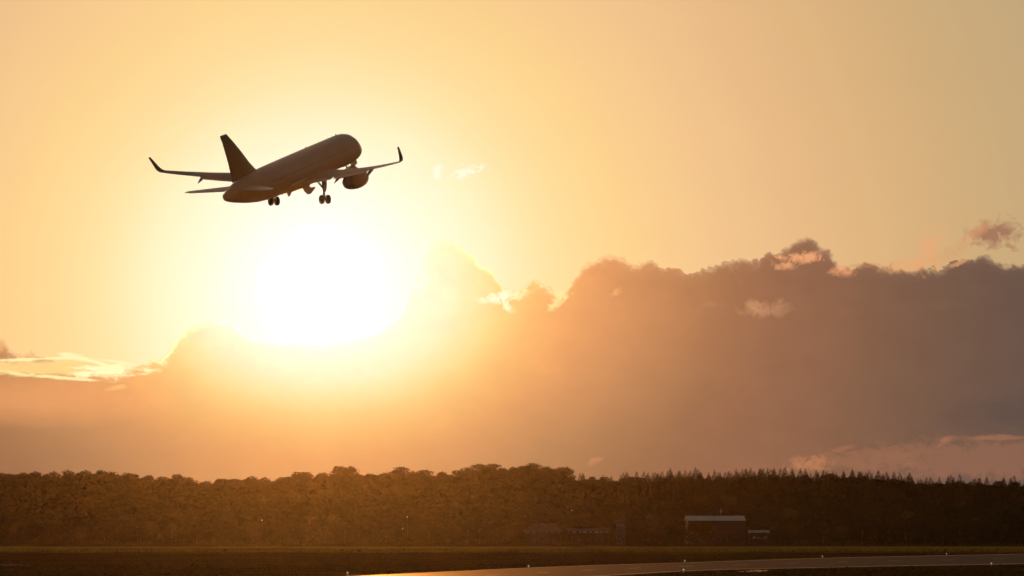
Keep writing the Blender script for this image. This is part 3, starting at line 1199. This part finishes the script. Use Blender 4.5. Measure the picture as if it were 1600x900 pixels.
# ------------------------------------------------------------------ buildings
M['wall_a'] = mat('rendered_wall', (.055, .042, .05), .85, var=.12, vscale=.4)
M['wall_b'] = mat('brick_wall', (.06, .04, .036), .9, var=.2, vscale=1.5, bump=.2)
M['block_wall'] = mat('block_wall', (.17, .15, .17), .8, var=.15, vscale=.5)
M['roof_pale'] = mat('pale_sheet_roof', (.34, .32, .34), .5, var=.08, vscale=.3)
M['roof_dark'] = mat('tiled_roof', (.12, .09, .08), .8, var=.15, vscale=.8)
M['pane'] = mat('window_glass', (.35, .33, .32), .15, spec=.6)
M['frame'] = mat('white_frame', (.6, .58, .58), .5)
M['lamp'] = mat('lit_lamp', (.8, .8, .7), .4, emit=(1, .85, .65), estr=.45)


def building(name, label, cat, px0, px1, y, depth, eave, ridge, wall_m, roof_m, hip=0.0, overhang=.5):
    x0, x1 = x_of(px0, y), x_of(px1, y)
    L = x1 - x0
    root = empty(name, ((x0 + x1) / 2, y + depth / 2, 0))
    tag(root, label, cat)
    hx, hy = L / 2, depth / 2
    mb = MB()
    # four walls as thin slabs, gables where there is no hip
    mb.add([(-hx, -hy, 0), (hx, -hy, 0), (hx, hy, 0), (-hx, hy, 0), (-hx, -hy, eave), (hx, -hy, eave), (hx, hy, eave), (-hx, hy, eave), (-hx + hip, 0, ridge - .15), (hx - hip, 0, ridge - .15)],
           [[0, 1, 5, 4], [2, 3, 7, 6], [3, 0, 4, 8, 7], [1, 2, 6, 9, 5], [4, 5, 9, 8], [6, 7, 8, 9]] if hip == 0 else
           [[0, 1, 5, 4], [2, 3, 7, 6], [3, 0, 4, 7], [1, 2, 6, 5], [4, 5, 6, 7]])
    mb.build('wall', wall_m, root)
    oh = overhang
    k = (ridge - eave) / hy
    ze = eave - oh * k + .08
    a, b = hx + oh, hy + oh
    hp = hip if hip else -0.0
    mb = MB()
    top = [(-a + hp, 0, ridge + .08), (a - hp, 0, ridge + .08)]
    mb.add([(-a, -b, ze), (a, -b, ze), *reversed(top), (-a, b, ze), (a, b, ze)], [[0, 1, 2, 3], [4, 3, 2, 5]] + ([[0, 3, 4], [1, 5, 2]] if hip else []))
    for v in list(mb.v): mb.v.append(v + Vector((0, 0, .22)))
    n = 6
    mb.f += [[i + n for i in f] for f in mb.f]
    mb.f += [[0, 1, 1 + n, n], [4, 5, 5 + n, 4 + n]]
    if not hip: mb.f += [[0, 3, 3 + n, n], [3, 4, 4 + n, 3 + n], [1, 2, 2 + n, 1 + n], [2, 5, 5 + n, 2 + n]]
    rf = mb.build('roof', roof_m, root)
    return root, rf, hx, hy


def window(root, x, z, w, h, yf, m=None):
    mb = MB()
    t = .09
    for c, d in (((x, yf - .05, z + h / 2), (w + t, .12, t)), ((x, yf - .05, z - h / 2), (w + t, .12, t)),
                 ((x - w / 2, yf - .05, z), (t, .12, h - t)), ((x + w / 2, yf - .05, z), (t, .12, h - t)), ((x, yf - .05, z), (t * .7, .1, h - t))):
        mb.box(c, d)
    fr = mb.build('window', M['frame'], root)
    mb = MB()
    mb.box((x, yf - .02, z), (w - .02, .03, h - .02))
    mb.build('pane', m or M['pane'], fr)
    return fr


# hangar with the pale roof
hang, rf, hx, hy = building('hangar', 'large purple-grey hangar with a pale metal roof before the wood', 'hangar', 1074, 1162, 1480, 22, 13.1, 15.6, M['wall_a'], M['roof_pale'], overhang=.7)
mb = MB()
for k in range(-1, 2, 2):
    for j in range(4):
        mb.box((6 + k * 5.4 + (j - 1.5) * 2.4, -hy - .08 - .04 * (j % 2), 4.6), (2.36, .06, 9.2))
mb.build('sliding_door', M['wall_b'], hang)
for k in range(4): window(hang, -hx + 2.6 + k * 3.1, 6.2, 1.8, 1.2, -hy)
mb = MB()
mb.tube((3.6, 0, 15.4), (3.6, 0, 20.0), .16, .08, 8)
mb.box((3.6, 0, 18.4), (1.6, .12, .12))
mb.build('roof_mast', M['metal'], hang)
# low shed right of the hangar
shed, rf, hx, hy = building('low_shed', 'low dark shed with a thin pale roof right of the hangar', 'shed', 1170, 1200, 1475, 8, 6.4, 7.5, M['wall_b'], M['roof_pale'], overhang=.4)
for k in (-3, 0, 3): window(shed, k, 3.6, 1.6, 1.2, -hy)
# small house on the left, hip roof, bright windows
house, rf, hx, hy = building('small_house', 'small house with a hipped roof and pale windows, before the wood', 'house', 820, 878, 1450, 10, 7.6, 11.0, M['wall_a'], M['roof_dark'], hip=3.8, overhang=.6)
mb = MB()
mb.box((-2.5, 0, 11.2), (.9, .7, 1.8))
mb.build('chimney', M['wall_b'], rf)
mb = MB()
mb.box((0, -hy - .66, 7.15), (2 * hx + 1.2, .12, .16))
mb.box((0, -.0, 11.34), (2 * hx - 6.8, .5, .16))
mb.build('gutter', M['frame'], rf)
for k in range(6):
    window(house, -hx + 1.7 + k * 3.35, 6.55, 1.5 if k % 2 else 1.1, .75, -hy, M['frame'] if k in (2, 3) else None)
mb = MB()
mb.box((-2.0, -hy - .05, 1.6), (1.3, .08, 3.0))
mb.build('door', M['wall_b'], house)
# long low shed with a row of windows
ls, rf, hx, hy = building('long_shed', 'long low shed with a row of small pale windows beside the house', 'shed', 884, 952, 1452, 8, 7.4, 8.6, M['wall_b'], M['roof_dark'], overhang=.3)
for k in range(8): window(ls, -hx + 1.6 + k * 2.95 + (.5 if k in (2, 5) else 0), 6.75, 1.1 + .8 * (k % 2), .42, -hy, M['frame'])
# small grey block
wt_, rf, hx, hy = building('grey_block', 'small square pale grey building between the long shed and the hangar', 'building', 962, 976, 1470, 4.6, 12.4, 13.3, M['block_wall'], M['roof_dark'], hip=2.0, overhang=.2)
for k in (-1, 1): window(wt_, k * 1.1, 10.6, 1.2, 1.1, -hy)


# lamp masts with a small head, far off
def mast(px_, top_py, y, label, lit=True):
    h = CAM_H + (828 - top_py) / FPX * y
    root = empty('lamp_mast', (x_of(px_, y), y, 0))
    tag(root, label, 'lamp')
    mb = MB()
    mb.tube((0, 0, 0), (0, 0, h - .2), .035, .03, 8)
    mb.tube((0, 0, h - .3), (0, -.8, h), .06, .05, 6)
    mb.build('pole', M['roof_dark'], root)
    mb = MB()
    mb.box((0, -.9, h), (.55, .8, .16))
    hd = mb.build('lamp_head', M['dark_metal'], root)
    mb = MB()
    mb.tube((0, -1.33, h), (0, -1.25, h + .02), .2, .2, 10)
    mb.build('lens', M['lamp'], hd)


mast(411, 813, 1440, 'leftmost lamp mast, alone before the wood below the sun')
mast(630, 826, 1440, 'short lamp mast before the wood, right of the sun')
mast(637, 808, 1470, 'tall lamp mast before the wood, right of the sun')
mast(893, 798, 1440, 'tall lamp mast above the long shed')

# white marker post in the grass
def post(px_, py, h, label):
    g = ground_pt(px_, py)
    root = empty('marker_post', g)
    tag(root, label, 'post')
    mb = MB()
    mb.tube((0, 0, 0), (0, 0, h), .12, .12, 8)
    mb.build('pole', M['block_wall'], root)
    mb = MB()
    mb.box((0, -.14, h - .5), (.6, .06, .8))
    mb.build('panel', M['block_wall'], root)


post(475, 860, 2.6, 'thin pale marker post in the grass at the foot of the wood')

# runway edge lights
proto = None
LIGHTS = [(543, 899.2, 'far'), (826, 888.2, 'far'), (1070, 879.2, 'far'), (1285, 871.8, 'far'), (1479, 867.6, 'far'), (1068, 894.4, 'near'), (1549, 883.8, 'near')]
NAMES = ['edge light at the left end of the far runway edge', 'second edge light along the far runway edge', 'third edge light along the far runway edge',
         'fourth edge light along the far runway edge', 'rightmost edge light along the far runway edge', 'edge light on the near side of the runway, nearer the middle', 'edge light on the near side of the runway, far right']
for (a, b, sd), lb in zip(LIGHTS, NAMES):
    g = ground_pt(a, b)
    if proto is None:
        root = empty('runway_light', g)
        mb = MB()
        mb.tube((0, 0, 0), (0, 0, .05), .2, .2, 14)
        mb.tube((0, 0, .05), (0, 0, .38), .07, .07, 10)
        mb.tube((0, 0, .38), (0, 0, .42), .16, .16, 14)
        p1 = mb.build('stem', M['frame'], root)
        mb = MB()
        mb.rings([[Vector((r * math.cos(2 * PI * i / 14), r * math.sin(2 * PI * i / 14), z)) for i in range(14)] for r, z in ((.16, .42), (.18, .5), (.15, .6), (.07, .66))])
        p2 = mb.build('lens', M['lamp'], root)
        auto_smooth(p2, 50)
        proto = (root, [p1, p2])
    else:
        root = proto[0].copy()
        COL.objects.link(root)
        root.location = g
        for c in proto[1]:
            k = c.copy()
            COL.objects.link(k)
            k.parent = root
    tag(root, 'small pale ' + lb, 'runway light', 'runway edge lights')

# ------------------------------------------------------------------ grass tufts on the field
def tufts():
    n = 60000
    d = rng.uniform(0, 1, n) ** 1.4 * 700 + 425
    x = rng.uniform(-1, 1, n) * (d * .2 + 8)
    # keep off the runway
    fx = [p.y for p in FA]
    keep = np.ones(n, bool)
    fy = np.interp(x, [p.x for p in FA], [p.y for p in FA])
    ny = np.interp(x, [p.x for p in NE], [p.y for p in NE])
    keep &= ~((d > ny - 1.5) & (d < fy + 1.5))
    dens = np.sin(x * .02 + d * .05) + np.sin(x * .11 - d * .023) + rng.normal(size=n) * 1.3
    keep &= dens > -.6
    x, d = x[keep], d[keep]
    n = len(x)
    h = rng.uniform(.05, .2, n)
    w = rng.uniform(.1, .45, n)
    a = rng.uniform(0, PI, n)
    ca, sa = np.cos(a) * w, np.sin(a) * w
    z0 = np.zeros(n)
    lean = rng.normal(size=(n, 2)) * .12
    v = np.stack([np.stack([x - ca, d - sa, z0], 1), np.stack([x + ca, d + sa, z0], 1), np.stack([x + ca * .6 + lean[:, 0], d + sa * .6 + lean[:, 1], h], 1), np.stack([x - ca * .5 + lean[:, 0], d - sa * .5 + lean[:, 1], h * .8], 1)], 1).reshape(-1, 3)
    me = mesh_np('grass', v, np.arange(n * 4).reshape(-1, 4), [leaf_mat('grass_blades', (.02, .017, .006), (.045, .037, .011), .35)])
    o = bpy.data.objects.new('grass', me)
    COL.objects.link(o)
    tag(o, 'rough dark grass on the airfield', kind='stuff')


tufts()

# ------------------------------------------------------------------ hazy air
HAZE_D, HAZE_G = 4.3e-6, .93
mb = MB()
mb.box((0, 1500, 35.5), (5100, 3500, 77))
hz = mb.build('haze', None)
hz.data.materials.clear()
hm = bpy.data.materials.new('hazy_air')
hm.use_nodes = True
t = hm.node_tree
t.nodes.clear()
pv = t.nodes.new('ShaderNodeVolumePrincipled')
pv.inputs['Color'].default_value = (.95, .9, .85, 1)
pv.inputs['Density'].default_value = HAZE_D
pv.inputs['Anisotropy'].default_value = HAZE_G
o = t.nodes.new('ShaderNodeOutputMaterial')
t.links.new(pv.outputs[0], o.inputs['Volume'])
hm.cycles.homogeneous_volume = True
hz.data.materials.append(hm)
tag(hz, 'warm haze glowing in the low sun', kind='stuff')
print('trees', count)
